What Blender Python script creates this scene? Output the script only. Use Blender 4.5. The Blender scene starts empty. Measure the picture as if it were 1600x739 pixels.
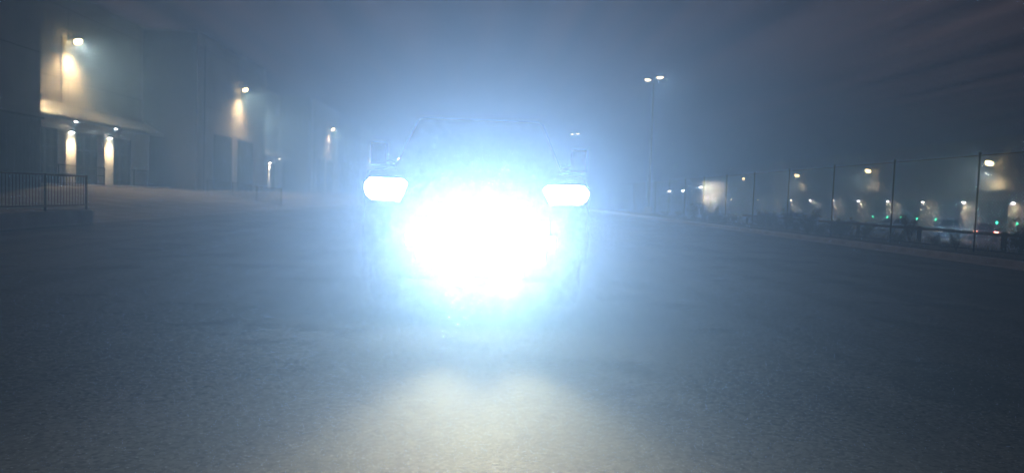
import bpy, bmesh, math, random
from mathutils import Vector, Matrix
random.seed(7)
S = bpy.context.scene
C = S.collection
R = math.radians
PI = math.pi

# ------------------------------------------------------------------ camera
F, W = 1155.0, 1600.0
yaw, pitch, roll = math.atan(50 / F), R(-3.06), R(2.0)
f = Vector((math.sin(yaw) * math.cos(pitch), math.cos(yaw) * math.cos(pitch), math.sin(pitch)))
r0 = f.cross(Vector((0, 0, 1))).normalized(); u0 = r0.cross(f)
rt = r0 * math.cos(roll) + u0 * math.sin(roll); up = rt.cross(f)
cam = bpy.data.cameras.new('camera'); camo = bpy.data.objects.new('camera', cam); C.objects.link(camo)
cam.sensor_fit = 'HORIZONTAL'; cam.sensor_width = 36; cam.lens = 36 * F / W
cam.clip_start = 0.05; cam.clip_end = 3000
M = Matrix((rt, up, -f)).transposed().to_4x4(); M.translation = Vector((0, 0, 1.07))
camo.matrix_world = M
S.camera = camo

# ------------------------------------------------------------------ night sky
EXPOSURE = 0.0
SKY_ADD = 0.66
HAZE_DENSITY = 0.016
TRUCK_GLOW = 1180.0
AIM, CONE, FOG, BEAM = 3.0, 110, 560, 255
wd = bpy.data.worlds.new('World'); S.world = wd; wd.use_nodes = True
n, l = wd.node_tree.nodes, wd.node_tree.links
n.clear()
out = n.new('ShaderNodeOutputWorld'); bg = n.new('ShaderNodeBackground')
sky = n.new('ShaderNodeTexSky'); sky.sky_type = 'NISHITA'; sky.sun_disc = False
sky.sun_elevation = R(-3.0); sky.sun_rotation = R(200)
skm = n.new('ShaderNodeMixRGB'); skm.blend_type = 'ADD'; skm.inputs[0].default_value = 1
sks = n.new('ShaderNodeMixRGB'); sks.blend_type = 'MULTIPLY'; sks.inputs[0].default_value = 1
sks.inputs[2].default_value = (0.004, 0.004, 0.004, 1)
l.new(sky.outputs[0], sks.inputs[1])
# town-lit sky colour, with lens streaks of the glare painted in as bands
tc = n.new('ShaderNodeTexCoord'); sep = n.new('ShaderNodeSeparateXYZ'); l.new(tc.outputs['Generated'], sep.inputs[0])
mz = n.new('ShaderNodeMath'); mz.operation = 'MAXIMUM'; mz.inputs[1].default_value = 0.02; l.new(sep.outputs[2], mz.inputs[0])
dx = n.new('ShaderNodeMath'); dx.operation = 'DIVIDE'; l.new(sep.outputs[0], dx.inputs[0]); l.new(mz.outputs[0], dx.inputs[1])
dy = n.new('ShaderNodeMath'); dy.operation = 'DIVIDE'; l.new(sep.outputs[1], dy.inputs[0]); l.new(mz.outputs[0], dy.inputs[1])
cx = n.new('ShaderNodeCombineXYZ'); l.new(dx.outputs[0], cx.inputs[0])
sy = n.new('ShaderNodeMath'); sy.operation = 'MULTIPLY'; sy.inputs[1].default_value = 0.07; l.new(dy.outputs[0], sy.inputs[0]); l.new(sy.outputs[0], cx.inputs[1])
no = n.new('ShaderNodeTexNoise'); no.inputs['Scale'].default_value = 5.0; no.inputs['Detail'].default_value = 2; no.inputs['Roughness'].default_value = 0.4
no.inputs['Distortion'].default_value = 0.0
l.new(cx.outputs[0], no.inputs['Vector'])
cr = n.new('ShaderNodeValToRGB'); l.new(no.outputs['Fac'], cr.inputs[0])
cr.color_ramp.elements[0].position = 0.35; cr.color_ramp.elements[0].color = (0.028, 0.018, 0.020, 1)
cr.color_ramp.elements[1].position = 0.78; cr.color_ramp.elements[1].color = (0.110, 0.074, 0.074, 1)
l.new(sks.outputs[0], skm.inputs[1]); l.new(cr.outputs[0], skm.inputs[2])
l.new(skm.outputs[0], bg.inputs[0]); bg.inputs[1].default_value = SKY_ADD
l.new(bg.outputs[0], out.inputs[0])
S.view_settings.view_transform = 'Standard'; S.view_settings.look = 'None'
S.view_settings.exposure = EXPOSURE; S.view_settings.gamma = 1; S.view_settings.use_curve_mapping = False
S.cycles.volume_bounces = 0
S.cycles.max_bounces = 5
S.cycles.use_denoising = True
S.cycles.denoising_input_passes = 'RGB_ALBEDO'
S.cycles.sample_clamp_indirect = 4
S.cycles.use_light_tree = False
S.cycles.use_adaptive_sampling = False

# ------------------------------------------------------------------ helpers
class MB:
    def __init__(s): s.v = []; s.f = []; s.sm = []
    def add(s, vs, fs, smooth=False):
        o = len(s.v); s.v += [tuple(v) for v in vs]
        s.f += [tuple(i + o for i in q) for q in fs]; s.sm += [smooth] * len(fs); return s
    def box(s, x0, x1, y0, y1, z0, z1, rz=0, c=None):
        vs = [Vector((x, y, z)) for x in (x0, x1) for y in (y0, y1) for z in (z0, z1)]
        if rz:
            c = Vector(c or ((x0 + x1) / 2, (y0 + y1) / 2, 0)); m = Matrix.Rotation(rz, 3, 'Z')
            vs = [m @ (v - c) + c for v in vs]
        return s.add(vs, [(0, 1, 3, 2), (4, 6, 7, 5), (0, 4, 5, 1), (2, 3, 7, 6), (0, 2, 6, 4), (1, 5, 7, 3)])
    def quad(s, a, b, c, d): return s.add([a, b, c, d], [(0, 1, 2, 3)])
    def tube(s, a, b, ra, rb=None, k=8, cap=True):
        rb = ra if rb is None else rb; a, b = Vector(a), Vector(b); d = (b - a).normalized()
        t = Vector((0, 0, 1)) if abs(d.z) < 0.9 else Vector((1, 0, 0)); p = d.cross(t).normalized(); q = d.cross(p)
        vs = []
        for c, r_ in ((a, ra), (b, rb)):
            for i in range(k):
                an = 2 * PI * i / k; vs.append(c + p * r_ * math.cos(an) + q * r_ * math.sin(an))
        s.add(vs, [(i, (i + 1) % k, k + (i + 1) % k, k + i) for i in range(k)], True)
        if cap:
            s.add(vs[:k], [tuple(range(k))]); s.add(vs[k:], [tuple(reversed(range(k)))])
        return s
    def prism(s, poly, z0, z1):
        k = len(poly)
        vs = [(x, y, z0) for x, y in poly] + [(x, y, z1) for x, y in poly]
        return s.add(vs, [(i, (i + 1) % k, k + (i + 1) % k, k + i) for i in range(k)] + [tuple(reversed(range(k))), tuple(range(k, 2 * k))])
    def extrude_x(s, poly, x0, x1, inset=0):       # poly of (y, z)
        k = len(poly)
        vs = [(x0, y, z) for y, z in poly] + [(x1, y, z) for y, z in poly]
        return s.add(vs, [(i, (i + 1) % k, k + (i + 1) % k, k + i) for i in range(k)] + [tuple(reversed(range(k))), tuple(range(k, 2 * k))])
    def lathe(s, prof, k=24, axis='X', o=(0, 0, 0)):   # prof (r, t)
        vs = []
        for r_, t in prof:
            for i in range(k):
                a = 2 * PI * i / k; c, d = r_ * math.cos(a), r_ * math.sin(a)
                vs.append((o[0] + t, o[1] + c, o[2] + d) if axis == 'X' else (o[0] + c, o[1] + t, o[2] + d) if axis == 'Y' else (o[0] + c, o[1] + d, o[2] + t))
        fs = []
        for j in range(len(prof) - 1):
            for i in range(k):
                fs.append((j * k + i, j * k + (i + 1) % k, (j + 1) * k + (i + 1) % k, (j + 1) * k + i))
        s.add(vs, fs, True)
        return s
    def mesh(s, name, bevel=0, seg=2, recalc=True):
        me = bpy.data.meshes.new(name); me.from_pydata(s.v, [], s.f)
        me.polygons.foreach_set('use_smooth', s.sm)
        if recalc or bevel:
            bm = bmesh.new(); bm.from_mesh(me)
            if recalc: bmesh.ops.recalc_face_normals(bm, faces=bm.faces)
            if bevel:
                es = [e for e in bm.edges if len(e.link_faces) == 2 and e.calc_face_angle(0) > 0.5]
                bmesh.ops.bevel(bm, geom=es, offset=bevel, segments=seg, affect='EDGES', profile=0.5, clamp_overlap=True)
            bm.to_mesh(me); bm.free()
        return me
    def build(s, name, mat, parent=None, bevel=0, seg=2, loc=None, recalc=True):
        me = s.mesh(name, bevel, seg, recalc)
        if mat: me.materials.append(mat)
        return link(name, me, parent, loc)

def link(name, data, parent=None, loc=None, rz=0):
    o = bpy.data.objects.new(name, data); C.objects.link(o)
    if parent: o.parent = parent
    if loc is not None: o.location = loc
    if rz: o.rotation_euler.z = rz
    return o
def thing(name, label, cat, loc=(0, 0, 0), rz=0, group=None):
    o = link(name, None, None, loc, rz); return tag(o, label, cat, group)
def tag(o, label, cat, group=None):
    o['label'] = label; o['category'] = cat
    if group: o['group'] = group
    return o
def struct(o): o['kind'] = 'structure'; return o
def dup(root, loc, rz, label, group=None, parent=None):
    c = root.copy(); C.objects.link(c)
    if parent is not None: c.parent = parent
    else:
        c.location = loc; c.rotation_euler = (0, 0, rz); c['label'] = label
        if group: c['group'] = group
    for ch in list(root.children): dup(ch, None, 0, None, None, c)
    return c

# ------------------------------------------------------------------ materials
def mat(name, col, rough=0.6, metal=0.0, var=0.12, scale=3.0, bump=0.0, bscale=40.0, spec=0.5, coat=0.0, detail=6):
    m = bpy.data.materials.new(name); m.use_nodes = True; nt = m.node_tree; b = nt.nodes['Principled BSDF']
    t = nt.nodes.new('ShaderNodeTexCoord'); nz = nt.nodes.new('ShaderNodeTexNoise')
    nz.inputs['Scale'].default_value = scale; nz.inputs['Detail'].default_value = detail
    nt.links.new(t.outputs['Object'], nz.inputs['Vector'])
    r_ = nt.nodes.new('ShaderNodeValToRGB')
    r_.color_ramp.elements[0].position = 0.3; r_.color_ramp.elements[1].position = 0.7
    r_.color_ramp.elements[0].color = tuple(c * (1 - var) for c in col) + (1,)
    r_.color_ramp.elements[1].color = tuple(min(1, c * (1 + var)) for c in col) + (1,)
    nt.links.new(nz.outputs['Fac'], r_.inputs[0]); nt.links.new(r_.outputs[0], b.inputs['Base Color'])
    b.inputs['Roughness'].default_value = rough; b.inputs['Metallic'].default_value = metal
    b.inputs['Specular IOR Level'].default_value = spec; b.inputs['Coat Weight'].default_value = coat
    if bump:
        n2 = nt.nodes.new('ShaderNodeTexNoise'); n2.inputs['Scale'].default_value = bscale; n2.inputs['Detail'].default_value = 5
        nt.links.new(t.outputs['Object'], n2.inputs['Vector'])
        bp = nt.nodes.new('ShaderNodeBump'); bp.inputs['Strength'].default_value = bump; bp.inputs['Distance'].default_value = 0.02
        nt.links.new(n2.outputs['Fac'], bp.inputs['Height']); nt.links.new(bp.outputs[0], b.inputs['Normal'])
    return m
def emit(name, col, st):
    m = bpy.data.materials.new(name); m.use_nodes = True; nt = m.node_tree; nt.nodes.clear()
    o = nt.nodes.new('ShaderNodeOutputMaterial'); e = nt.nodes.new('ShaderNodeEmission')
    e.inputs[0].default_value = (*col, 1); e.inputs[1].default_value = st; nt.links.new(e.outputs[0], o.inputs[0])
    m.cycles.emission_sampling = 'NONE'        # the lamps' own light comes from the spot inside each
    return m

def asphalt(name, base, warm=(1.02, 1.04, 0.8), speck=0.28):
    m = bpy.data.materials.new(name); m.use_nodes = True; nt = m.node_tree; N, L = nt.nodes, nt.links
    b = N['Principled BSDF']; t = N.new('ShaderNodeTexCoord')
    def noise(sc, det=4, ro=0.6):
        z = N.new('ShaderNodeTexNoise'); z.inputs['Scale'].default_value = sc; z.inputs['Detail'].default_value = det
        z.inputs['Roughness'].default_value = ro; L.new(t.outputs['Object'], z.inputs['Vector']); return z
    def ramp(src, p0, c0, p1, c1):
        r_ = N.new('ShaderNodeValToRGB'); r_.color_ramp.elements[0].position = p0; r_.color_ramp.elements[1].position = p1
        r_.color_ramp.elements[0].color = c0; r_.color_ramp.elements[1].color = c1; L.new(src, r_.inputs[0]); return r_
    def mul(a, b_, fac=1.0, mode='MULTIPLY'):
        x = N.new('ShaderNodeMixRGB'); x.blend_type = mode; x.inputs[0].default_value = fac
        L.new(a, x.inputs[1]); L.new(b_, x.inputs[2]); return x.outputs[0]
    g = lambda v: (base * v * warm[0], base * v * warm[1], base * v * warm[2], 1)
    big = ramp(noise(0.35, 5).outputs['Fac'], 0.35, g(0.75), 0.68, g(1.2))
    # aggregate stones
    vo = N.new('ShaderNodeTexVoronoi'); vo.inputs['Scale'].default_value = 60; L.new(t.outputs['Object'], vo.inputs['Vector'])
    bw = N.new('ShaderNodeRGBToBW'); L.new(vo.outputs['Color'], bw.inputs[0])
    st = ramp(bw.outputs[0], 0.15, (0.62, 0.62, 0.62, 1), 0.85, (1.4, 1.4, 1.36, 1))
    c = mul(big.outputs[0], st.outputs[0])
    # pale chips scattered
    v2 = N.new('ShaderNodeTexVoronoi'); v2.inputs['Scale'].default_value = 28; v2.inputs['Randomness'].default_value = 1; L.new(t.outputs['Object'], v2.inputs['Vector'])
    chip = ramp(v2.outputs['Distance'], 0.08, (1, 1, 1, 1), 0.16, (0, 0, 0, 1))
    x = N.new('ShaderNodeMixRGB'); x.inputs[2].default_value = (speck, speck, speck * 0.95, 1)
    L.new(chip.outputs[0], x.inputs[0]); L.new(c, x.inputs[1])
    # pits
    pit = ramp(noise(22, 3).outputs['Fac'], 0.33, (0.35, 0.35, 0.35, 1), 0.45, (1, 1, 1, 1))
    c = mul(x.outputs[0], pit.outputs[0], 0.7)
    # tyre-worn tracks along the street
    wv = N.new('ShaderNodeMapping'); wv.inputs['Scale'].default_value = (0.9, 0.05, 1); L.new(t.outputs['Object'], wv.inputs['Vector'])
    wn = N.new('ShaderNodeTexNoise'); wn.inputs['Scale'].default_value = 1.6; wn.inputs['Detail'].default_value = 2; L.new(wv.outputs[0], wn.inputs['Vector'])
    tr = ramp(wn.outputs['Fac'], 0.35, (0.72, 0.72, 0.74, 1), 0.6, (1.05, 1.05, 1.03, 1))
    c = mul(c, tr.outputs[0])
    # sealed cracks and oil stains
    dn = noise(1.1, 5); ds = N.new('ShaderNodeMixRGB'); ds.blend_type = 'ADD'; ds.inputs[0].default_value = 0.9
    L.new(t.outputs['Object'], ds.inputs[1]); L.new(dn.outputs['Color'], ds.inputs[2])
    v3 = N.new('ShaderNodeTexVoronoi'); v3.feature = 'DISTANCE_TO_EDGE'; v3.inputs['Scale'].default_value = 0.22; L.new(ds.outputs[0], v3.inputs['Vector'])
    c = mul(c, ramp(v3.outputs['Distance'], 0.002, (0.35, 0.35, 0.36, 1), 0.006, (1, 1, 1, 1)).outputs[0], 0.45)
    c = mul(c, ramp(noise(0.8, 3).outputs['Fac'], 0.36, (0.5, 0.5, 0.52, 1), 0.44, (1, 1, 1, 1)).outputs[0], 0.8)
    L.new(c, b.inputs['Base Color'])
    b.inputs['Roughness'].default_value = 0.82; b.inputs['Specular IOR Level'].default_value = 0.3
    ad = N.new('ShaderNodeMath'); ad.operation = 'ADD'; L.new(bw.outputs[0], ad.inputs[0]); L.new(noise(60, 6).outputs['Fac'], ad.inputs[1])
    bp = N.new('ShaderNodeBump'); bp.inputs['Strength'].default_value = 0.9; bp.inputs['Distance'].default_value = 0.006
    L.new(ad.outputs[0], bp.inputs['Height']); L.new(bp.outputs[0], b.inputs['Normal'])
    return m

m_road = asphalt('asphalt', 0.08, warm=(1.08, 1.0, 0.86))
m_lot = asphalt('lot_asphalt', 0.15, warm=(1.08, 0.97, 1.04))
m_earth = mat('earth', (0.10, 0.085, 0.07), 0.95, var=0.35, scale=1.2, bump=0.6, bscale=14)
m_yard = mat('yard_concrete', (0.26, 0.25, 0.24), 0.85, var=0.2, scale=0.4, bump=0.1)
m_kerb = mat('kerb_concrete', (0.50, 0.49, 0.51), 0.85, var=0.2, scale=2, bump=0.3)
m_conc = mat('old_concrete', (0.42, 0.40, 0.40), 0.9, var=0.22, scale=1.1, bump=0.3)
m_black = mat('black_metal', (0.015, 0.016, 0.018), 0.45, 0.5, var=0.2)
m_steel = mat('dark_steel', (0.015, 0.015, 0.017), 0.8, 0.0, var=0.25, scale=8)
m_galv = mat('galvanised_steel', (0.05, 0.05, 0.05), 0.7, 0.0, var=0.15, scale=20)
m_bronze = mat('bronze_housing', (0.035, 0.03, 0.026), 0.5, 0.3)
m_pole = mat('pole_paint', (0.025, 0.023, 0.02), 0.7, var=0.15)
m_canopy = mat('canopy_metal', (0.19, 0.20, 0.195), 0.42, 0.6, var=0.15, scale=5)
m_ribbed = mat('ribbed_metal', (0.11, 0.12, 0.13), 0.5, 0.4, var=0.2)
m_glass = mat('dark_glass', (0.01, 0.012, 0.015), 0.08, 0.0, var=0.1, spec=0.8)
m_frame = mat('door_frame', (0.05, 0.05, 0.055), 0.4, 0.6)
m_door = mat('dock_door_paint', (0.05, 0.055, 0.065), 0.6, var=0.15)
m_cream = mat('pillar_render', (0.55, 0.50, 0.42), 0.8, var=0.08)
m_leaf = mat('leaf', (0.075, 0.085, 0.045), 0.7, var=0.45, scale=9)
m_dry = mat('dry_grass', (0.19, 0.16, 0.10), 0.8, var=0.3, scale=6)
m_twig = mat('twig', (0.07, 0.055, 0.04), 0.9)
m_paint = mat('truck_paint', (0.034, 0.035, 0.037), 0.85, 0.0, var=0.05, spec=0.0)
m_chrome = mat('chrome', (0.55, 0.55, 0.56), 0.18, 1.0, var=0.03)
m_rubber = mat('tyre_rubber', (0.035, 0.035, 0.035), 0.85, var=0.2, bump=0.2)
m_plastic = mat('black_plastic', (0.032, 0.033, 0.035), 0.85, var=0.1, spec=0.0)
m_tglass = mat('tinted_glass', (0.033, 0.034, 0.036), 0.6, var=0.1, spec=0.03)
m_carpaint = [mat('silver_paint', (0.42, 0.42, 0.42), 0.3, 0.6, coat=0.5, var=0.04), mat('white_paint', (0.7, 0.7, 0.68), 0.35, coat=0.5, var=0.04),
              mat('grey_paint', (0.10, 0.10, 0.11), 0.3, 0.5, coat=0.5, var=0.04), mat('dark_red_paint', (0.09, 0.02, 0.02), 0.3, 0.3, coat=0.5, var=0.04)]
e_warm = emit('lamp_lens_warm', (1.0, 0.70, 0.28), 40)
e_cool = emit('lamp_lens_cool', (1.0, 0.93, 0.8), 120)
e_head = emit('headlight_lens', (0.9, 0.95, 1.0), 22)
e_glare = emit('glare_row_lens', (0.93, 0.97, 1.0), 15)
e_far = emit('lamp_lens_far', (1.0, 0.95, 0.85), 350)
e_car = emit('car_lamp_lens', (0.9, 1.0, 0.9), 140)
e_street = emit('street_lens', (1.0, 0.78, 0.42), 7)
e_fog = emit('fog_lens', (1.0, 0.95, 0.7), 3)
e_green = emit('green_lens', (0.03, 0.9, 0.45), 45)
e_red = emit('tail_lens_lit', (1.0, 0.25, 0.18), 60)
m_redl = mat('tail_lens', (0.25, 0.01, 0.01), 0.2)

def wallmat(name, col, joint=7.3, off=0.0):
    m = mat(name, col, 0.85, var=0.14, scale=0.6, bump=0.15, bscale=30)
    nt = m.node_tree; N, L = nt.nodes, nt.links; b = N['Principled BSDF']
    src = b.inputs['Base Color'].links[0].from_socket
    g = N.new('ShaderNodeNewGeometry'); sp = N.new('ShaderNodeSeparateXYZ'); L.new(g.outputs['Position'], sp.inputs[0])
    def line(sock, period, offset, w):
        a = N.new('ShaderNodeMath'); a.operation = 'ADD'; a.inputs[1].default_value = offset; L.new(sock, a.inputs[0])
        q = N.new('ShaderNodeMath'); q.operation = 'PINGPONG'; q.inputs[1].default_value = period / 2; L.new(a.outputs[0], q.inputs[0])
        k = N.new('ShaderNodeMath'); k.operation = 'LESS_THAN'; k.inputs[1].default_value = w; L.new(q.outputs[0], k.inputs[0]); return k.outputs[0]
    j = line(sp.outputs[1], joint, off, 0.025); h = line(sp.outputs[2], 4.1, 1.2, 0.02)
    mx = N.new('ShaderNodeMath'); mx.operation = 'MAXIMUM'; L.new(j, mx.inputs[0]); L.new(h, mx.inputs[1])
    c = N.new('ShaderNodeMixRGB'); c.inputs[2].default_value = tuple(x * 0.35 for x in col) + (1,)
    L.new(mx.outputs[0], c.inputs[0]); L.new(src, c.inputs[1]); L.new(c.outputs[0], b.inputs['Base Color'])
    return m
m_wall = wallmat('tilt_up_concrete', (0.36, 0.35, 0.31), 9.2, 1.0)
m_wall2 = wallmat('dock_wall_paint', (0.30, 0.30, 0.29), 9.1, 3.0)
m_white = mat('white_wall', (0.72, 0.68, 0.58), 0.8, var=0.06)

# ------------------------------------------------------------------ ground
def zl(x, y):       # car park on the left, rising to the building
    t = max(0, min(1, (-10.2 - x) / 13.0)); t = t * t * (3 - 2 * t)
    z = 0.86 * t
    if y < 19.6 and x < -10.29: z = max(z, 0.33)
    return z
def zr(x, y):
    t = max(0, min(1, (x - 13.2) / 7.0)); t = t * t * (3 - 2 * t)
    return 0.11 - 1.31 * t
def sheet(name, xs, ys, fz, m, dz=0):
    b = MB(); k = len(ys)
    vs = [(x, y, fz(x, y) + dz) for x in xs for y in ys]
    b.add(vs, [(i * k + j, (i + 1) * k + j, (i + 1) * k + j + 1, i * k + j + 1) for i in range(len(xs) - 1) for j in range(k - 1)], True)
    return struct(b.build(name, m, recalc=False))
YS = [-80, -20, 0, 6, 12, 19.59, 19.61, 26, 40, 60, 90, 130, 180, 260, 400, 600]
def zall(x, y): return (zl(x, y) if x < 0 else zr(x, y) if x > 11.1 else 0.0)
sheet('ground', [-600, -200, -60, -24, -22, -20, -18, -16, -14, -12, -10.3, -10.2, 0, 10.9, 11.2, 13.2, 14.6, 16, 17.4, 18.8, 20.2, 60, 200, 600], YS, zall, m_earth, -0.05)
sheet('road', [-10.2, 10.42], YS, lambda x, y: 0, m_road)
sheet('car_park', [-60, -24, -23, -22, -21, -20, -19, -18, -17, -16, -15, -14, -13, -12, -11, -10.3, -10.29, -10.2], YS, zl, m_lot)
sheet('verge', [11.12, 12, 13.2, 13.9, 14.6, 15.3, 16, 16.7, 17.4, 18.1, 18.8, 19.5, 20.2], YS, zr, m_earth)
sheet('yard_pavement', [20.2, 64, 200], YS, lambda x, y: -1.2, m_yard)
g = MB().box(10.42, 10.92, -80, 400, -0.1, 0.006); struct(g.build('gutter', m_kerb))
k = MB()
for i in range(-26, 133): k.box(10.92, 11.12, i * 3.0 + 0.01, i * 3.0 + 2.99, -0.1, 0.125)
struct(k.build('kerb', m_kerb, bevel=0.015, seg=1))
# painted bay lines on the car park
pl = MB()
for i, yy in enumerate([24 + 2.75 * q for q in range(11)]):
    pl.add([(x, y, zl(x, y) + 0.006) for x in (-17.5, -16, -14.5, -13) for y in (yy, yy + 0.1)], [(q * 2, q * 2 + 2, q * 2 + 3, q * 2 + 1) for q in range(3)])
struct(pl.build('parking_lines', mat('worn_paint', (0.38, 0.37, 0.34), 0.8, var=0.5, scale=9), recalc=False))

# ------------------------------------------------------------------ haze (over the whole place; its scattered glow stands in for lens glare)
hz = MB().box(-640, 640, -120, 640, -2.6, 14.2).build('haze', None)
hz['kind'] = 'stuff'
hm = bpy.data.materials.new('glare_mist'); hm.use_nodes = True; hm.node_tree.nodes.clear()
ho = hm.node_tree.nodes.new('ShaderNodeOutputMaterial'); hv = hm.node_tree.nodes.new('ShaderNodeVolumePrincipled')
hv.inputs['Color'].default_value = (0.265, 0.525, 1.0, 1); hv.inputs['Density'].default_value = HAZE_DENSITY
hv.inputs['Anisotropy'].default_value = 0.72
hm.node_tree.links.new(hv.outputs[0], ho.inputs['Volume']); hz.data.materials.append(hm); hm.cycles.volume_sampling = 'EQUIANGULAR'

def spot(parent, loc, target, power, col, size=120, blend=1.0, rad=0.08, name='lamp_light'):
    d = bpy.data.lights.new(name, 'SPOT'); d.energy = power; d.color = col; d.spot_size = R(size); d.spot_blend = blend; d.shadow_soft_size = rad
    o = bpy.data.objects.new(name, d); C.objects.link(o); o.parent = parent; o.location = loc
    v = Vector(target) - Vector(loc); o.rotation_euler = v.to_track_quat('-Z', 'Y').to_euler()
    return o

# ------------------------------------------------------------------ left warehouse
X2, X1 = -20.7, -24.5
bays = [(35.7, 54.6), (71.5, 90.6), (107.4, 126.6), (143.4, 162.6)]
H_ = 12.05
wh = thing('warehouse', 'long pale concrete warehouse with recessed entrance bays on the left of the road', 'warehouse', (X1, 70, 0))
def loc(b): b.v = [(x - X1, y - 70, z) for x, y, z in b.v]; return b
plan = [(-60, -30), (X2, -30)]
for a, b in bays: plan += [(X2, a), (X1, a), (X1, b), (X2, b)]
plan += [(X2, 184), (-60, 184)]
loc(MB().prism(plan, -0.3, H_)).build('wall', m_wall, wh)
m_end_panel = mat('dark_grey_panel', (0.07, 0.075, 0.085), 0.85, var=0.12, scale=0.8, bump=0.15)
for a, b in bays:  # thin dark grey panel over the far end face of each bay
    loc(MB().box(X1 + 0.004, X2 + 0.006, b - 0.006, b + 0.004, 0.0, H_ - 0.004)).build('end_wall_panel', m_end_panel, wh)
cp = MB()
prev = -30
for a, b in bays + [(184, None)]:
    cp.box(X2 - 0.35, X2 + 0.06, prev, a + 0.06 if b else a, H_, H_ + 0.14)
    if b:
        cp.box(X1 - 0.35, X1 + 0.06, a, b, H_ + 0.003, H_ + 0.13); cp.box(X1 + 0.06, X2 - 0.35, b - 0.06, b + 0.3, H_, H_ + 0.14); cp.box(X1 + 0.06, X2 - 0.35, a - 0.3, a + 0.06, H_, H_ + 0.14)
        prev = b - 0.06
loc(cp).build('parapet_cap', m_canopy, wh)
for bi, (a, b) in enumerate(bays):
    o = a - 35.7
    # pillars, lintel
    for p0, p1 in ((40.2, 41.2), (43.8, 44.95), (48.2, 49.4), (52.7, 54.58)):
        loc(MB().box(X1 + 0.003, X1 + 0.5, p0 + o, p1 + o, 0.6, 4.05)).build('pillar', m_cream, wh, bevel=0.02, seg=1)
    loc(MB().box(X1 + 0.003, X1 + 0.52, a + 0.02, b - 0.02, 4.053, 4.62)).build('lintel', m_cream, wh)
    for p0, p1 in ((37.0, 40.1), (41.3, 43.7), (45.05, 48.1), (49.5, 52.6)):
        fr = MB(); y0, y1 = p0 + o, p1 + o; ym = (y0 + y1) / 2
        for q in (y0, ym - 0.05, y1 - 0.1): fr.box(X1 + 0.003, X1 + 0.11, q, q + 0.1, 0.86, 4.04)
        for z in (0.86, 2.95, 3.94): fr.box(X1 + 0.004, X1 + 0.09, y0 + 0.1, y1 - 0.1, z, z + 0.1)
        d = loc(fr).build('glass_door', m_frame, wh)
        loc(MB().box(X1 + 0.03, X1 + 0.05, y0 + 0.1, y1 - 0.1, 0.96, 3.94)).build('pane', m_glass, d)
        hh = MB()
        for q in (y0 + 0.18, ym + 0.12): hh.tube((X1 + 0.16, q, 1.9), (X1 + 0.16, q + (y1 - y0) / 2 - 0.35, 1.9), 0.02)
        loc(hh).build('push_bar', m_chrome, d)
    # sloping standing-seam canopy
    cn = MB()
    ya, yb = a + 0.05, b - 0.05
    cn.add([(X1 + .003, ya, 5.55), (X1 + 1.55, ya, 4.66), (X1 + 1.55, ya, 4.5), (X1 + .003, ya, 4.63), (X1 + .003, yb, 5.55), (X1 + 1.55, yb, 4.66), (X1 + 1.55, yb, 4.5), (X1 + .003, yb, 4.63)],
           [(0, 1, 5, 4), (1, 2, 6, 5), (2, 3, 7, 6), (3, 0, 4, 7), (0, 3, 2, 1), (4, 5, 6, 7)])
    y = ya + 0.2
    while y < yb:
        cn.add([(X1 + .01, y, 5.555), (X1 + 1.54, y, 4.675), (X1 + 1.54, y, 4.72), (X1 + .01, y, 5.60), (X1 + .01, y + .03, 5.555), (X1 + 1.54, y + .03, 4.675), (X1 + 1.54, y + .03, 4.72), (X1 + .01, y + .03, 5.60)],
               [(3, 2, 6, 7), (0, 1, 2, 3), (4, 7, 6, 5), (1, 5, 6, 2)])
        y += 0.6
    loc(cn).build('canopy', m_canopy, wh, recalc=True)
# tall dark openings in the forward walls
blocks = [(54.6, 71.5), (90.6, 107.4), (126.6, 143.4), (162.6, 184)]
for a, b in blocks:
    for y0 in (a + 3.6, a + 9.2):
        fr = MB(); fr.box(X2, X2 + 0.09, y0 - 0.12, y0, 0.5, 5.1); fr.box(X2, X2 + 0.09, y0 + 3.7, y0 + 3.82, 0.5, 5.1); fr.box(X2 + .002, X2 + 0.088, y0, y0 + 3.7, 5.0, 5.1)
        d = loc(fr).build('roller_door', m_frame, wh)
        sl = MB()
        for q in range(21): sl.box(X2 + 0.005, X2 + 0.04 + 0.015 * (q % 2), y0, y0 + 3.7, 0.55 + q * 0.212, 0.55 + (q + 1) * 0.212 - 0.004)
        loc(sl).build('shutter', m_door, d)
for a, b in bays:
    loc(MB().tube((X2 + 0.12, b + 1.2, 0.4), (X2 + 0.12, b + 1.2, 11.3), 0.06)).build('downpipe', m_canopy, wh)
# conduit by the first wall lamp
loc(MB().tube((X1 + 0.04, 44.2, 5.6), (X1 + 0.04, 44.2, 9.35), 0.025).tube((X1 + 0.04, 44.2, 9.35), (X1 + 0.04, 45.0, 9.35), 0.025)).build('conduit', m_frame, wh)

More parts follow.
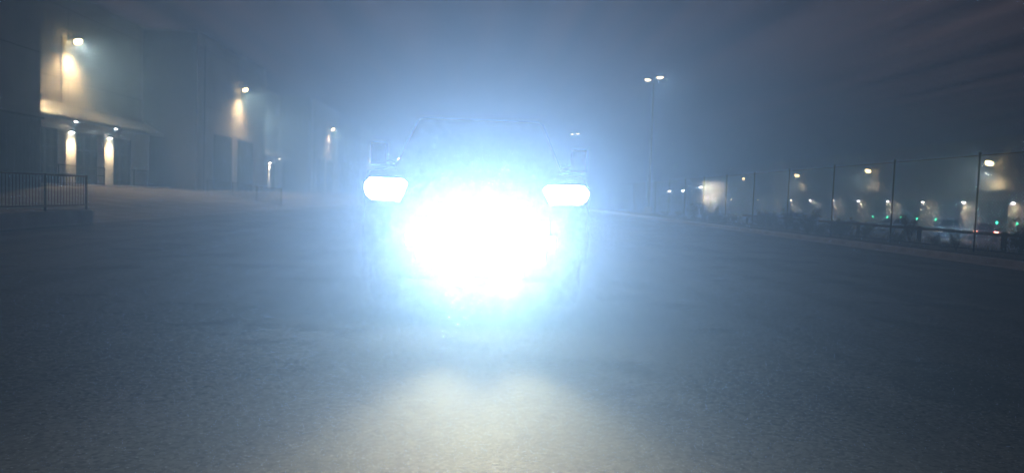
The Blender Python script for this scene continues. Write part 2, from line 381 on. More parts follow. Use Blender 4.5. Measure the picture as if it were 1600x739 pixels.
# wall pack lamp prototype, facing +X
def wall_pack(label, loc_, rz, group, power=6500, col=(1.0, 0.68, 0.36), lens=e_warm, arm=0.45, s=1.0):
    t = thing('wall_lamp', label, 'wall lamp', loc_, rz, group)
    MB().box(0.003, 0.06, -0.12, 0.12, -0.15, 0.15).tube((0.05, 0, 0), (arm, 0, 0.02), 0.035).build('bracket', m_bronze, t)
    h = MB()
    h.add([(arm - .08, -.23 * s, .10), (arm + .30 * s, -.23 * s, .05), (arm + .32 * s, -.23 * s, -.02), (arm - .08, -.23 * s, -.10),
           (arm - .08, .23 * s, .10), (arm + .30 * s, .23 * s, .05), (arm + .32 * s, .23 * s, -.02), (arm - .08, .23 * s, -.10)],
          [(0, 1, 5, 4), (1, 2, 6, 5), (2, 3, 7, 6), (3, 0, 4, 7), (0, 3, 2, 1), (4, 5, 6, 7)])
    h.build('housing', m_bronze, t, bevel=0.012, seg=1)
    q = MB(); q.add([(arm + .30 * s, -.19 * s, -.03), (arm - .06, -.19 * s, -.108), (arm - .06, -.17 * s, -.36), (arm + .24 * s, -.17 * s, -.30),
                     (arm + .30 * s, .19 * s, -.03), (arm - .06, .19 * s, -.108), (arm - .06, .17 * s, -.36), (arm + .24 * s, .17 * s, -.30)],
                    [(0, 1, 5, 4), (1, 2, 6, 5), (2, 3, 7, 6), (3, 0, 4, 7), (0, 3, 2, 1), (4, 5, 6, 7)])
    q.build('lens', lens, t, bevel=0.07, seg=3)
    spot(t, (arm + .12, 0, -.46), (arm + 1.0, 0, -2.0), power, col, 165, 1.0, 0.22)
    return t
gL = 'warm wall lamps high on the left warehouse'
wp = wall_pack('largest warm wall lamp, above the near entrance canopy of the left warehouse', (X1, 45.0, 9.45), 0, gL)
for x, y, lb in ((X2, 63.75, 'warm wall lamp above two dark roller doors on the left warehouse'),
                 (X2, 100.7, 'wall lamp just past the second entrance bay of the left warehouse'),
                 (X2, 138.1, 'small wall lamp second nearest the truck headlight on the left warehouse'),
                 (X2, 176.0, 'farthest tiny wall lamp at the end of the left warehouse'),
                 (X1, 81.0, 'wall lamp inside the recessed second entrance bay, above its canopy'),):
    c = dup(wp, (x, y, 9.45), 0, lb, gL)
    if y > 120: c.scale = (1.8, 1.8, 1.8)
# pillar lights and soffit lights
def pillar_light(y, label):
    t = thing('pillar_light', label, 'wall light', (X1 + 0.5, y, 3.96), 0, 'small lights over the lit entrance pillars')
    MB().box(0.003, 0.14, -0.14, 0.14, -0.02, 0.1).build('housing', m_bronze, t, bevel=0.01, seg=1)
    MB().box(0.02, 0.13, -0.12, 0.12, -0.05, -0.021).build('lens', e_cool, t)
    spot(t, (0.42, 0, -0.12), (0.0, 0, -2.0), 900, (1.0, 0.8, 0.5), 110, 1.0, 0.04)
    return t
pillar_light(44.37, 'light at the top of the left lit pillar beside the near glass doors')
pillar_light(48.8, 'light at the top of the right lit pillar of the near entrance')
pillar_light(84.8, 'light at the top of the distant lit pillar in the second entrance bay')
def soffit(y, label):
    t = thing('soffit_light', label, 'ceiling light', (X1 + 1.2, y, 4.515), 0, 'small downlights under the entrance canopies')
    MB().lathe([(0.001, 0), (0.13, 0), (0.13, -0.03), (0.10, -0.03)], 16, 'Z').build('trim', m_bronze, t)
    MB().lathe([(0.10, -0.032), (0.06, -0.05), (0.001, -0.055)], 16, 'Z').build('lens', e_cool, t)
    return t
soffit(43.6, 'left small downlight under the near entrance canopy')
soffit(48.2, 'right small downlight under the near entrance canopy')
soffit(86.5, 'tiny downlight under the canopy of the second entrance bay')

# ribbed metal screen against the near wall
rs = thing('ribbed_screen', 'dark ribbed metal screen standing against the near left wall', 'screen', (X2 + 0.2, 28, 0.5))
b = MB().box(-0.05, 0.0, -13, 7.4, 0, 3.35)
b.build('panel', m_ribbed, rs)
b = MB(); y = -12.9
while y < 7.3: b.box(0.003, 0.12, y, y + 0.09, 0, 3.4); y += 0.27
b.build('slats', m_ribbed, rs)
MB().box(-0.06, 0.15, -13.02, 7.42, 3.403, 3.5).build('top_rail', m_steel, rs)

# ------------------------------------------------------------------ left retaining wall, railings
rw = MB().box(-10.30, -10.02, -20, 19.6, -0.1, 0.36).box(-60, -10.31, 19.38, 19.6, -0.1, 0.36)
tag(rw.build('retaining_wall', m_conc, bevel=0.02, seg=1), 'low concrete retaining wall under the near railing at left', 'low wall')
def railing(label, pts, hgt, mtl, post=0.03, picket=0.12, midrail=False, group=None):
    o = Vector(pts[0]); t = thing('railing', label, 'railing', o)
    for p in pts:
        p = Vector(p) - o; MB().tube(p, p + Vector((0, 0, hgt + 0.03)), post, k=6).build('post', mtl, t)
    rl, pk = MB(), MB()
    for a, b in zip(pts[:-1], pts[1:]):
        a, b = Vector(a) - o, Vector(b) - o; L_ = (b - a).length
        for z in [hgt, 0.12] + ([hgt * 0.55] if midrail else []):
            rl.tube(a + Vector((0, 0, z)), b + Vector((0, 0, z)), 0.022, k=5)
        k = int(L_ / picket)
        for i in range(1, k):
            p = a.lerp(b, i / k); pk.tube(p + Vector((0, 0, 0.12)), p + Vector((0, 0, hgt)), 0.008, k=4, cap=False)
    rl.build('rail', mtl, t); pk.build('pickets', mtl, t)
    return t
railing('near black picket railing on top of the low concrete wall', [(-10.16, y, 0.36) for y in (12.2, 14.05, 15.9, 17.7, 19.5)], 0.85, m_black)
railing('distant picket railing running across the car park toward the truck', [(-24 + 0, 58.8, .84), (-20.4, 56, 0.52), (-17.2, 52.0, 0.36), (-14.35, 48.0, 0.12), (-12.0, 45.0, 0.02)], 1.05, m_black)
railing('black porch railing in front of the lit entrance pillars', [(-22.6, y, zl(-22.6, y)) for y in (38.2, 40.6, 43.0, 45.4)], 1.1, m_black, midrail=True)
railing('black porch railing in front of the second lit pillar', [(-22.6, y, zl(-22.6, y)) for y in (47.0, 49.2, 51.4, 53.6)], 1.1, m_black)
pc = MB().box(-24.5, -22.4, 35.75, 54.55, 0.5, 0.93)
tag(pc.build('porch_step', m_conc, bevel=0.02, seg=1), 'concrete porch slab under the near entrance canopy', 'step')

# ------------------------------------------------------------------ chain-link fence on the right
FX = 12.2
fy = [10.25 + 3.75 * i for i in range(14)] + [70, 85, 100, 120, 140]
fence = thing('chain_link_fence', 'chain-link fence with dark posts along the right kerb', 'fence', (FX, 0, 0.1))
pm = MB().tube((0, 0, 0), (0, 0, 2.42), 0.019, k=8).tube((0, 0, 2.42), (0, 0, 2.47), 0.045, 0.01, k=8).mesh('post'); pm.materials.append(m_steel)
for y in fy: link('post', pm, fence, (0, y, 0))
def linkmesh(Lw, h, pitch_, r_):
    b = MB()
    for sgn in (1, -1):
        c = -h
        while c < Lw:
            # line y = c + t, z = t  (sgn) or z = h - t
            t0, t1 = max(0, -c), min(h, Lw - c)
            if t1 - t0 > 0.02:
                a = Vector((0.004 * sgn, c + t0, t0 if sgn > 0 else h - t0)); e = Vector((0.004 * sgn, c + t1, t1 if sgn > 0 else h - t1))
                b.tube(a, e, r_, k=3, cap=False)
            c += pitch_
    me = b.mesh('chain_mesh', recalc=False); me.materials.append(m_galv); return me
cm = linkmesh(3.75, 2.3, 0.10, 0.0028)
for i in range(13): link('chain_mesh', cm, fence, (0.04, fy[i], 0.06))
rl = MB().tube((0, fy[0], 2.38), (0, fy[-1], 2.38), 0.010, k=6).tube((0, fy[0], 0.08), (0, fy[-1], 0.08), 0.012, k=5)
rl.build('top_rail', m_steel, fence)

# street lamps with twin heads
def street_lamp(x, y, label, rz=0, power=450):
    t = thing('street_lamp', label, 'street lamp', (x, y, 0.1), rz, 'tall twin-headed street lamps right of the road')
    MB().tube((0, 0, 0), (0, 0, 0.6), 0.28, k=16).build('base', m_conc, t)
    MB().tube((0, 0, 0.6), (0, 0, 10.35), 0.11, 0.06, k=12).build('pole', m_pole, t)
    for sg in (-1, 1):
        h = MB().tube((0, 0, 10.2), (sg * 0.35, sg * -0.3, 10.28), 0.035, k=8)
        h.build('arm', m_bronze, t)
        hd = MB(); c = Vector((sg * 0.55, sg * -0.45, 10.30))
        hd.lathe([(0.001, 0.10), (0.18, 0.09), (0.27, 0.03), (0.27, -0.01), (0.24, -0.015)], 20, 'Z', c)
        hh = hd.build('lamp_head', m_bronze, t)
        MB().lathe([(0.26, -0.012), (0.24, -0.07), (0.14, -0.14), (0.001, -0.16)], 20, 'Z', c).build('lens', e_street, hh)
        spot(t, c + Vector((0, 0, -0.22)), c + Vector((sg * 2, sg * -1.5, -3)), power, (1.0, 0.86, 0.66), 160, 1.0, 0.12)
    return t
street_lamp(12.75, 56, 'nearer twin-headed street lamp on a tall pole above the right fence', R(-25))
street_lamp(13.1, 106, 'farther twin-headed street lamp just right of the truck', R(-25))

# ------------------------------------------------------------------ dock warehouse on the right
dk = thing('dock_warehouse', 'long dark loading dock warehouse across the yard on the right', 'warehouse', (66, 120, -1.2))
def locd(b): b.v = [(x - 66, y - 120, z + 1.2) for x, y, z in b.v]; return b
locd(MB().box(66, 140, 50, 196, -1.3, 3.9)).build('dock_wall', m_wall2, dk)
locd(MB().box(62.3, 139.9, 49.9, 196.1, 3.903, 10.2)).build('upper_wall', m_wall2, dk)
locd(MB().box(62.2, 62.6, 49.8, 196.2, 10.203, 10.36)).build('parapet_cap', m_canopy, dk)
locd(MB().box(64.35, 65.997, 50.1, 195.9, 2.72, 3.9)).build('header_band', m_cream, dk)
gW = 'warm wall lamps high on the right dock warehouse'
for i, (y, lb) in enumerate(((87.33, 'brightest warm wall lamp at far right, seen through the chain-link fence'), (115.46, 'second warm wall lamp from the right on the dock warehouse'),
              (142.0, 'warm wall lamp beside a fence post, third from the right edge'), (171.4, 'smallest warm wall lamp on the dock warehouse, near the pale hut'))):
    c = dup(wp, (62.3, y, 7.5), PI, lb, gW); c.scale = (1.9, 1.9, 1.9)
    for ch in c.children:
        if ch.type == 'LIGHT':
            ch.data = ch.data.copy(); ch.data.energy *= (1.7, 1.4, 1.7, 2.4)[i]
gD = 'small lamps over the loading docks'
n_ord = ['first', 'second', 'third', 'fourth', 'fifth', 'sixth', 'seventh', 'eighth', 'ninth', 'tenth', 'eleventh', 'twelfth']
proto = None
for i in range(12):
    y = 86.5 + 9.15 * i
    # column
    locd(MB().box(64.9, 65.99, y + 0.9, y + 2.1, -1.19, 2.717)).build('dock_column', m_cream, dk)
    lb = f'{n_ord[i]} small dock lamp counting from the right edge of the photo'
    if proto is None:
        t = thing('dock_lamp', lb, 'wall lamp', (64.32, y, 2.45), 0, gD)
        MB().box(-0.35, 0.0, -0.06, 0.06, 0.10, 0.16).build('arm', m_bronze, t)
        MB().lathe([(0.001, .12), (0.12, .10), (0.22, 0.0), (0.2, 0.0)], 14, 'Z', (-.35, 0, 0)).build('shade', m_bronze, t)
        MB().lathe([(0.2, -0.002), (0.14, -0.09), (0.001, -0.13)], 14, 'Z', (-.35, 0, 0)).build('lens', e_cool, t)
        spot(t, (-.35, 0.2, -0.2), (0.9, 1.4, -1.7), 900, (1.0, 0.78, 0.52), 120, 1.0, 0.06)
        proto = t
    else: t = dup(proto, (64.32, y, 2.45), 0, lb, gD)
# dock doors with shelters
for i in range(24):
    y = 86.5 + 2.3 + 4.575 * i - 1.2
    if i % 2: continue
dm = MB(); 
for q in range(12): dm.box(-0.03 - 0.012 * (q % 2), 0, -1.25, 1.25, q * 0.235, (q + 1) * 0.235 - 0.004)
dmesh = dm.mesh('dock_door'); dmesh.materials.append(m_door)
fm = MB().box(-0.35, 0, -1.6, -1.26, -0.0, 3.1).box(-0.35, 0, 1.26, 1.6, 0.0, 3.1).box(-0.352, 0, -1.6, 1.6, 3.103, 3.4).mesh('dock_shelter'); fm.materials.append(m_rubber)
for i in range(12):
    y = 86.5 + 9.15 * i + 5.2
    for q in (0,):
        d = link('dock_door', dmesh, dk, (-0.004, y - 120, 1.15)); link('dock_shelter', fm, d, (0, 0, -0.03))
gG = 'small green signal lights beside the dock doors'
proto = None
gpos = [85.6, 89.1, 97.1, 101.5, 105.9, 110.1, 113.9, 118.2]
for i, y in enumerate(gpos):
    lb = f'{n_ord[i]} small green dock signal light counting from the right edge'
    if proto is None:
        t = thing('signal_light', lb, 'signal light', (64.0, y, -0.04), 0, gG)
        MB().box(-0.02, 0.12, -0.2, 0.2, -0.32, 0.21).build('housing', m_black, t, bevel=0.01, seg=1)
        MB().tube((0.05, 0, -1.2), (0.05, 0, -0.32), 0.05).build('post', m_steel, t)
        MB().lathe([(0.15, -0.022), (0.1, -0.07), (0.001, -0.09)], 14, 'X').build('lens', e_green, t)
        proto = t
    else: dup(proto, (64.0, y, -0.04), 0, lb, gG)

# pale hut in the yard, low building and pole lamps far beyond
ht = thing('yard_hut', 'pale block building at the far end of the yard, lit by one lamp', 'building', (47.8, 154, -1.2))
MB().box(-2.6, 2.6, -4, 4, -0.1, 6.8).build('wall', m_white, ht)
MB().box(-2.75, 2.75, -4.15, 4.15, 6.803, 7.0).build('roof', m_canopy, ht)
MB().box(0.4, 2.2, -4.06, -4.003, 0.0, 2.3).build('door', m_door, ht)
hp = thing('hut_lamp', 'lamp at the upper left corner of the pale yard building', 'wall lamp', (44.9, 149.6, 4.5))
MB().box(-0.35, 0.28, 0.3, 0.38, 0.18, 0.26).tube((0.0, 0.35, 0.22), (-0.2, -0.1, 0.12), 0.04).build('bracket', m_bronze, hp)
MB().lathe([(0.001, .16), (0.26, .14), (0.34, 0.0), (0.3, 0.0)], 16, 'Z', (-.2, -.1, 0)).build('shade', m_bronze, hp)
MB().lathe([(0.3, -0.002), (0.24, -0.2), (0.001, -0.3)], 16, 'Z', (-.2, -.1, 0)).build('lens', e_far, hp)
spot(hp, (-.1, -2.6, -0.4), (2.4, 0.4, -2.6), 14000, (1.0, 0.82, 0.58), 150, 1.0, 0.2)
lb_ = thing('low_building', 'low flat building at the far end of the road on the right', 'building', (56.5, 212, -1.2))
MB().box(-5, 5, -4, 6, -0.1, 3.9).build('wall', m_wall2, lb_); MB().box(-5.3, 5.3, -4.3, 6.3, 3.903, 4.1).build('roof', m_canopy, lb_)
MB().box(-3.5, -1.0, -4.06, -4.003, 0, 2.8).build('door', m_door, lb_)
for (x, y, z, lb) in ((51.1, 200, 4.35, 'left one of two distant round pole lamps right of the truck'), (54.7, 200, 4.45, 'right one of two distant round pole lamps right of the truck')):
    t = thing('yard_lamp', lb, 'lamp post', (x, y, -1.2), 0, 'distant pole lamps at the far end of the yard')
    MB().tube((0, 0, 0), (0, 0, z + 1.2), 0.08, 0.05).build('pole', m_steel, t)
    MB().lathe([(0.001, .35), (0.42, .22), (0.47, 0.0), (0.42, -0.02)], 16, 'Z', (0, -0.3, z + 1.2)).build('shade', m_bronze, t)
    MB().lathe([(0.42, -0.02), (0.32, -0.3), (0.001, -0.42)], 16, 'Z', (0, -0.3, z + 1.2)).build('lens', e_far, t)
    spot(t, (0, -0.5, z + .7), (0, -0.6, 0), 1500, (1, 0.9, 0.75), 160)

# low dark guard rail behind the fence
gr_ = thing('guard_rail', 'low dark guard rail in the shrubs behind the right fence', 'guard rail', (14.6, 18, -0.05))
for y in range(-6, 23, 4): MB().box(-0.05, 0.05, y - 0.05, y + 0.05, -0.2, 0.62).build('post', m_steel, gr_)
MB().box(-0.10, -0.053, -7, 22.4, 0.50, 0.59).build('rail', m_black, gr_, bevel=0.01, seg=1)

# ------------------------------------------------------------------ vehicles
def arch(yc, r_, zb, k=8):     # wheel arch points, traversed from +y to -y or reverse
    return [(yc + r_ * math.cos(a), max(zb, r_ * 0 + 0.36 + r_ * math.sin(a))) for a in [PI * i / k for i in range(k + 1)]]
def wheel(parent, x, y, r_, w, side, mtl_rim):
    t = MB(); s = side
    t.lathe([(r_ * 0.62, -w / 2), (r_ * 0.93, -w / 2), (r_, -w / 2 + 0.03), (r_, w / 2 - 0.03), (r_ * 0.93, w / 2), (r_ * 0.62, w / 2)], 28, 'X')
    wh_ = link('wheel', None, parent, (x, y, r_))
    t.build('tyre', m_rubber, wh_)
    q = MB().lathe([(r_ * 0.62, s * w * 0.42), (r_ * 0.56, s * w * 0.3), (r_ * 0.54, -s * w * 0.3), (0.001, -s * w * 0.3)], 24, 'X')
    for i in range(6):
        a = 2 * PI * i / 6
        q.tube((s * w * 0.34, 0, 0), (s * w * 0.34, math.cos(a) * r_ * 0.58, math.sin(a) * r_ * 0.58), 0.045, 0.03, k=6)
    q.tube((s * w * 0.25, 0, 0), (s * w * 0.42, 0, 0), 0.07, k=12)
    q.build('rim', mtl_rim, wh_)
def taper_cabin(y0, y1, y2, y3, zb, zt, wb, wt):   # windscreen foot, roof front, roof back, rear foot
    return ([(-wb, y0, zb), (wb, y0, zb), (wb, y3, zb), (-wb, y3, zb), (-wt, y1, zt), (wt, y1, zt), (wt, y2, zt), (-wt, y2, zt)],
            [(0, 3, 2, 1), (4, 5, 6, 7), (0, 1, 5, 4), (1, 2, 6, 5), (2, 3, 7, 6), (3, 0, 4, 7)])
def panel_on(vs, quad, u0, u1, v0, v1, off, th=0.006):
    a, b, c, d = [Vector(vs[i]) for i in quad]      # a-b bottom, d-c top
    P = lambda u, v: (a.lerp(b, u)).lerp(d.lerp(c, u), v)
    nn = (b - a).cross(d - a).normalized()
    ctr = sum((Vector(v) for v in vs), Vector()) / 8
    if nn.dot(a - ctr) < 0: nn = -nn
    ps = [P(u0, v0), P(u1, v0), P(u1, v1), P(u0, v1)]
    m_ = MB(); m_.add([p + nn * off for p in ps] + [p + nn * (off - 0.03) for p in ps], [(0, 1, 2, 3), (4, 7, 6, 5), (0, 4, 5, 1), (1, 5, 6, 2), (2, 6, 7, 3), (3, 7, 4, 0)])
    return m_

# --- the pickup facing the camera
def pickup():
    t = thing('pickup_truck', 'dark pickup truck facing the camera with its headlights and bumper lights blazing', 'pickup truck', (-0.035, 6.32, 0))
    # origin at the front of the bumper, body runs along +y
    r_ = 0.47; fa, ra = 1.0, 4.55
    prof = [(0.18, 0.52), (0.10, 0.62), (0.06, 0.95), (0.10, 1.18), (0.30, 1.27), (1.55, 1.33), (3.45, 1.33), (5.65, 1.34), (5.72, 1.30), (5.74, 0.62), (5.55, 0.52)]
    prof += [(y, z) for y, z in [(ra + r_ * math.cos(a), 0.52 + r_ * math.sin(a)) for a in [PI * i / 10 for i in range(11)]]]
    prof += [(y, z) for y, z in [(fa + r_ * math.cos(a), 0.52 + r_ * math.sin(a)) for a in [PI * i / 10 for i in range(11)]]]
    MB().extrude_x(prof, -0.97, 0.97).build('body', m_paint, t, bevel=0.045, seg=2)
    cv, cf = taper_cabin(1.45, 2.15, 3.35, 3.62, 1.3, 1.93, 0.90, 0.70)
    cab = MB().add(cv, cf).build('cabin', m_paint, t, bevel=0.05, seg=2)
    panel_on(cv, (0, 1, 5, 4), 0.07, 0.93, 0.1, 0.9, 0.008).build('windscreen', m_tglass, cab)
    panel_on(cv, (2, 3, 7, 6), 0.1, 0.9, 0.15, 0.85, 0.008).build('rear_window', m_tglass, cab)
    for q in ((1, 2, 6, 5), (0, 3, 7, 4)):
        panel_on(cv, q, 0.10, 0.50, 0.12, 0.86, 0.008).build('side_window', m_tglass, cab)
        panel_on(cv, q, 0.54, 0.90, 0.12, 0.86, 0.008).build('side_window', m_tglass, cab)
    # bed liner
    MB().box(-0.85, 0.85, 3.72, 5.62, 1.325, 1.352).build('bed_cover', m_plastic, t, bevel=0.008, seg=1)
    MB().box(-0.55, 0.55, 0.5, 1.35, 1.26, 1.345).build('hood_bulge', m_paint, t, bevel=0.03)
    # grille
    gl = MB().box(-0.60, 0.60, 0.01, 0.09, 0.86, 1.20)
    gz = gl.build('grille', m_plastic, t, bevel=0.015, seg=1)
    bars = MB()
    for z in (0.90, 0.97, 1.04, 1.11): bars.box(-0.57, 0.57, -0.012, 0.007, z, z + 0.03)
    bars.build('grille_bars', m_plastic, gz)
    # bumper
    MB().add([(-0.99, 0.16, 0.50), (-0.80, -0.05, 0.50), (0.80, -0.05, 0.50), (0.99, 0.16, 0.50), (0.99, 0.30, 0.50), (-0.99, 0.30, 0.50),
              (-0.99, 0.12, 0.80), (-0.80, -0.08, 0.80), (0.80, -0.08, 0.80), (0.99, 0.12, 0.80), (0.99, 0.30, 0.80), (-0.99, 0.30, 0.80)],
             [(0, 1, 7, 6), (1, 2, 8, 7), (2, 3, 9, 8), (3, 4, 10, 9), (4, 5, 11, 10), (5, 0, 6, 11), (0, 5, 4, 3, 2, 1), (6, 7, 8, 9, 10, 11)]).build('bumper', m_plastic, t, bevel=0.03)
    MB().box(-0.7, 0.7, -0.02, 0.4, 0.34, 0.497).build('skid_plate', m_plastic, t, bevel=0.03, seg=1)
    # headlights: rounded rectangles cut in at the lower inner corner
    for sg, x0, x1, zl_, zh in ((-1, -0.955, -0.595, 1.005, 1.195), (1, 0.565, 0.955, 1.02, 1.185)):
        out_, inn = (x0, x1) if sg < 0 else (x1, x0)
        d = 0.05 * (1 if inn > out_ else -1)
        pts = [(out_ + d * 0.9, zh), (inn - d * 0.8, zh - 0.005), (inn, zh - 0.04), (inn - d * 0.4, zh - 0.10), (inn - d * 1.3, zl_ - 0.01), (inn - d * 2.4, zl_ + 0.0), (out_ + d * 1.4, zl_), (out_ + d * 0.4, zl_ + 0.035), (out_, zl_ + 0.08), (out_, zh - 0.05)]
        k = len(pts)
        ring = lambda y, s: [(((x - (x0 + x1) / 2) * s + (x0 + x1) / 2), y, (z - (zl_ + zh) / 2) * s + (zl_ + zh) / 2) for x, z in pts]
        hb = MB(); hb.add(ring(-0.0, 1.06) + ring(0.16, 1.06), [(i, (i + 1) % k, k + (i + 1) % k, k + i) for i in range(k)] + [tuple(range(k)), tuple(range(k, 2 * k))])
        hd = hb.build('headlight', m_plastic, t)
        le = MB(); le.add(ring(-0.004, 1.0) + ring(-0.035, 0.93), [(i, (i + 1) % k, k + (i + 1) % k, k + i) for i in range(k)] + [tuple(range(k, 2 * k))])
        le.build('lens', e_head, hd)
        MB().box(x0 + 0.04, x1 - 0.08, -0.02, 0.0, zl_ - 0.075, zl_ - 0.06).build('marker_strip', m_plastic, hd)
        cxx = (x0 + x1) / 2
        for q in (0.0,):
            spot(t, (cxx + q, -0.09, (zl_ + zh) / 2), (cxx + q * 1.5, -5, 3.2), TRUCK_GLOW * 0.06, (0.95, 0.95, 1.0), 120, 1.0, 0.05)
    # stacked glowing rows added to fill the glare of one blinding bumper light
    for zc, x0, x1, y_, cnt in ((0.94, -0.34, 0.44, -0.02, 2), (0.82, -0.52, 0.62, -0.10, 4), (0.70, -0.59, 0.68, -0.10, 6), (0.58, -0.50, 0.60, -0.10, 4), (0.46, -0.32, 0.42, -0.06, 2)):
        lb = MB().box(x0, x1, y_ - 0.10, y_ + 0.015, zc - 0.057, zc + 0.057).build('glare_row', m_plastic, t, bevel=0.012, seg=1)
        MB().box(x0 + 0.02, x1 - 0.02, y_ - 0.112, y_ - 0.103, zc - 0.05, zc + 0.05).build('lens', e_glare, lb)
        fn = MB().box(x0 + 0.016, x1 - 0.016, y_ - 0.1195, y_ - 0.103, zc + 0.0505, zc + 0.056)
        for i in range(7):
            xx = x0 + 0.02 + (x1 - x0 - 0.04) * i / 6; fn.box(xx - 0.004, xx + 0.004, y_ - 0.118, y_ - 0.113, zc - 0.05, zc + 0.0506)
        fn.build('divider', m_plastic, lb)
        for i in range(cnt):
            xx = x0 + (x1 - x0) * (i + 0.5) / cnt
            spot(t, (xx, y_ - 0.17, zc), (xx * 1.1, -6, zc + AIM), TRUCK_GLOW * 0.069, (0.84, 0.93, 1.0), CONE, 1.0, 0.07)
            spot(t, (xx, y_ - 0.18, zc), (xx * 1.1, -6, zc + 0.65), BEAM * 0.67, (1.0, 0.70, 0.46), 46, 1.0, 0.07, 'glare_beam')  # narrow warm beam added to whiten the haze at the glare's core
    # fog lamps low in the bumper throw light on the road
    for xx in (-0.10, 0.20):
        fo = MB().lathe([(0.001, 0), (0.075, 0), (0.075, -0.05), (0.065, -0.05)], 18, 'Y', (xx, -0.01, 0.36)).build('fog_lamp', m_plastic, t)
        MB().lathe([(0.065, -0.048), (0.04, -0.06), (0.001, -0.065)], 18, 'Y', (xx, -0.01, 0.36)).build('lens', e_fog, fo)
        spot(t, (xx, -0.2, 0.40), (xx * 6, -13, 0.1), FOG, (1.0, 0.95, 0.40), 27, 1.0, 0.06)
    for sg in (-1, 1):
        wheel(t, sg * 0.86, fa, 0.42, 0.27, sg, m_steel); wheel(t, sg * 0.86, ra, 0.42, 0.27, sg, m_steel)
        mi = MB().tube((sg * 0.88, 1.75, 1.36), (sg * 1.02, 1.70, 1.42), 0.025).box(min(sg * 1.0, sg * 1.16), max(sg * 1.0, sg * 1.16), 1.66, 1.76, 1.36, 1.60)
        mr = mi.build('mirror', m_plastic, t, bevel=0.012, seg=1)
        MB().box(min(sg * 1.015, sg * 1.145), max(sg * 1.015, sg * 1.145), 1.763, 1.768, 1.38, 1.58).build('mirror_glass', m_plastic, mr)
        for y0, y1 in ((1.62, 2.58), (2.62, 3.5)):
            x_ = sg * 0.972
            dr = MB(); dr.box(min(x_, x_ + sg * 0.012), max(x_, x_ + sg * 0.012), y0, y1, 0.62, 1.30)
            dd = dr.build('door', m_paint, t, bevel=0.004, seg=1)
            MB().box(min(x_ + sg * .014, x_ + sg * 0.04), max(x_ + sg * .014, x_ + sg * 0.04), y1 - 0.22, y1 - 0.06, 1.12, 1.15).build('handle', m_plastic, dd)
        MB().box(min(sg * 0.72, sg * 0.93), max(sg * 0.72, sg * 0.93), 5.742, 5.76, 0.95, 1.28).build('tail_light', m_redl, t)
        MB().tube((sg * 0.3, 1.42, 1.36), (sg * 0.3 - 0.42, 1.62, 1.50), 0.01, k=5).build('wiper', m_plastic, t)
    MB().box(-0.7, 0.7, 5.743, 5.755, 0.78, 1.28).build('tailgate', m_paint, t)
    MB().box(-0.9, 0.9, 5.7, 5.85, 0.52, 0.68).build('rear_bumper', m_plastic, t, bevel=0.02)
    return t
pickup()

def car(label, loc_, rz, paint, lit_head=False, lit_tail=False, suv=False):
    t = thing('parked_car', label, 'car', loc_, rz, 'cars in the loading yard')
    h = 0.15 if suv else 0
    r_ = 0.37; fa, ra, L_ = 0.85, 3.55, 4.5
    A = [PI * i / 8 for i in range(9)]
    prof = [(0.12, 0.30), (0.02, 0.45), (0.02, 0.62), (0.25, 0.78 + h), (1.25, 0.92 + h), (3.9, 0.96 + h), (4.4, 0.90 + h), (4.5, 0.60), (4.42, 0.32)]
    prof += [(ra + r_ * math.cos(a), 0.36 + r_ * math.sin(a)) for a in A] + [(fa + r_ * math.cos(a), 0.36 + r_ * math.sin(a)) for a in A]
    MB().extrude_x(prof, -0.88, 0.88).build('body', paint, t, bevel=0.04)
    cv, cf = taper_cabin(1.15, 1.85, 3.7 if suv else 3.1, 4.3 if suv else 3.95, 0.92 + h, 1.46 + h, 0.80, 0.58)
    cb = MB().add(cv, cf).build('cabin', paint, t, bevel=0.05)
    panel_on(cv, (0, 1, 5, 4), 0.08, 0.92, 0.1, 0.9, 0.006).build('windscreen', m_glass, cb)
    panel_on(cv, (2, 3, 7, 6), 0.08, 0.92, 0.15, 0.88, 0.006).build('rear_window', m_glass, cb)
    for q in ((1, 2, 6, 5), (0, 3, 7, 4)):
        panel_on(cv, q, 0.14, 0.48, 0.14, 0.86, 0.006).build('side_window', m_glass, cb)
        panel_on(cv, q, 0.52, 0.86, 0.14, 0.86, 0.006).build('side_window', m_glass, cb)
    for sg in (-1, 1):
        wheel(t, sg * 0.79, fa, 0.32, 0.2, sg, m_galv); wheel(t, sg * 0.79, ra, 0.32, 0.2, sg, m_galv)
        MB().box(min(sg * .5, sg * .84), max(sg * .5, sg * .84), -0.02, 0.12, 0.58, 0.74).build('headlight', e_car if lit_head else m_chrome, t, bevel=0.01, seg=1)
        MB().box(min(sg * .55, sg * .85), max(sg * .55, sg * .85), 4.40, 4.52, 0.66, 0.84).build('tail_light', e_red if lit_tail else m_redl, t, bevel=0.01, seg=1)
        MB().box(min(sg * .84, sg * 1.0), max(sg * .84, sg * 1.0), 1.45, 1.55, 0.95 + h, 1.08 + h).build('mirror', paint, t, bevel=0.01, seg=1)
        if lit_head: spot(t, (sg * .67, -0.15, 0.66), (sg * .67, -5, 0.3), 120, (0.95, 1.0, 0.92), 110, 1.0, 0.06)
    MB().box(-0.45, 0.45, 0.0, 0.015, 0.46, 0.60).build('grille', m_plastic, t)
    return t
car('car with its white headlights on in the yard, in front of a lit dock column', (40.4, 62.0, -1.2), R(-32), m_carpaint[2], lit_head=True, suv=True)
car('car with a lit red tail light at the right of the yard', (42.4, 61.0, -1.2), R(150), m_carpaint[3], lit_tail=True)
car('silver sports utility vehicle parked sideways, farthest back of the cars in the yard', (36.5, 78.5, -1.2), R(80), m_carpaint[0], suv=True)
car('white car parked in the middle of the yard near the dock wall', (45.0, 74.0, -1.2), R(95), m_carpaint[1])

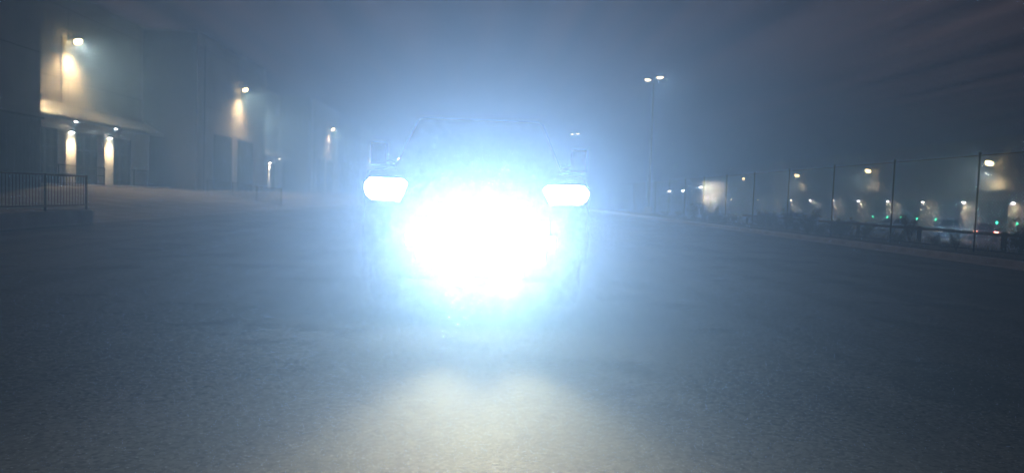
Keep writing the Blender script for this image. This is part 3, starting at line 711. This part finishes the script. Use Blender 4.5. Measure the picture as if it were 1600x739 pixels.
# ------------------------------------------------------------------ plants on the verge
def shrub_mesh(seed, hh, w, nleaf):
    rd = random.Random(seed); fo, st = MB(), MB()
    stems = []
    for i in range(10):
        a = rd.uniform(0, 2 * PI); l_ = rd.uniform(0.5, 1.0)
        tip = Vector((math.cos(a) * w * l_ * rd.uniform(.4, 1), math.sin(a) * w * l_ * rd.uniform(.4, 1), hh * rd.uniform(.55, 1.0)))
        mid = tip * 0.5 + Vector((0, 0, hh * 0.08))
        st.tube((0, 0, 0), mid, 0.014, 0.009, k=5).tube(mid, tip, 0.009, 0.003, k=5); stems.append((mid, tip))
    for i in range(nleaf):
        m_, tp = rd.choice(stems); p = m_.lerp(tp, rd.uniform(-0.5, 1.1)) + Vector((rd.gauss(0, .07), rd.gauss(0, .07), rd.gauss(0, .06))) * (w / 0.5)
        if p.z < 0.02: p.z = rd.uniform(.02, .1)
        d = Vector((rd.gauss(0, 1), rd.gauss(0, 1), rd.gauss(0.4, 1))).normalized(); e = d.cross(Vector((rd.gauss(0, 1), rd.gauss(0, 1), rd.gauss(0, 1)))).normalized()
        s = rd.uniform(.02, .045)
        fo.add([p, p + d * s + e * s * .35, p + d * s * 2, p + d * s - e * s * .35], [(0, 1, 2, 3)])
    a, b = fo.mesh('foliage', recalc=False), st.mesh('stem'); a.materials.append(m_leaf); b.materials.append(m_twig)
    return a, b
sm = [shrub_mesh(1, 0.75, 0.55, 1300), shrub_mesh(2, 0.5, 0.7, 1200), shrub_mesh(3, 1.05, 0.5, 1300)]
rd = random.Random(5); sp = []
for i in range(26):
    y = 11.5 + i * 1.25 + rd.uniform(-.4, .4); sp.append((rd.uniform(11.75, 13.6), y))
for i in range(12): sp.append((rd.uniform(12.9, 14.2), 12 + i * 2.4 + rd.uniform(-.5, .5)))
for y in (46.5, 50.3, 43.1, 39.7): sp.append((12.6, y))
for i, (x, y) in enumerate(sp):
    q = rd.randrange(3); s = rd.uniform(.6, 1.05) * (0.5 if 0.6 < x / y < 0.73 else 1.0)
    kind = ('knee-high rounded', 'low spreading', 'upright wispy')[q]
    o = thing('shrub', f'{kind} shrub growing among the other shrubs along the right fence', 'shrub', (x, y, zr(x, y) - 0.02), rd.uniform(0, 6), 'shrubs along the chain-link fence')
    o.scale = (s, s, s)
    link('foliage', sm[q][0], o); link('stem', sm[q][1], o)
gs = MB()
for i in range(9000):
    x = rd.uniform(11.3, 18); y = 8 + 60 * rd.random() ** 1.4; z = zr(x, y)
    h = rd.uniform(.06, .24); a = rd.uniform(0, PI); w = 0.006 + 0.004 * (y / 20)
    c, s_ = math.cos(a) * w, math.sin(a) * w; lx, ly = rd.gauss(0, .06), rd.gauss(0, .06)
    gs.add([(x - c, y - s_, z), (x + c, y + s_, z), (x + lx, y + ly, z + h)], [(0, 1, 2)])
go = gs.build('dry_grass', m_dry, recalc=False); go['kind'] = 'stuff'
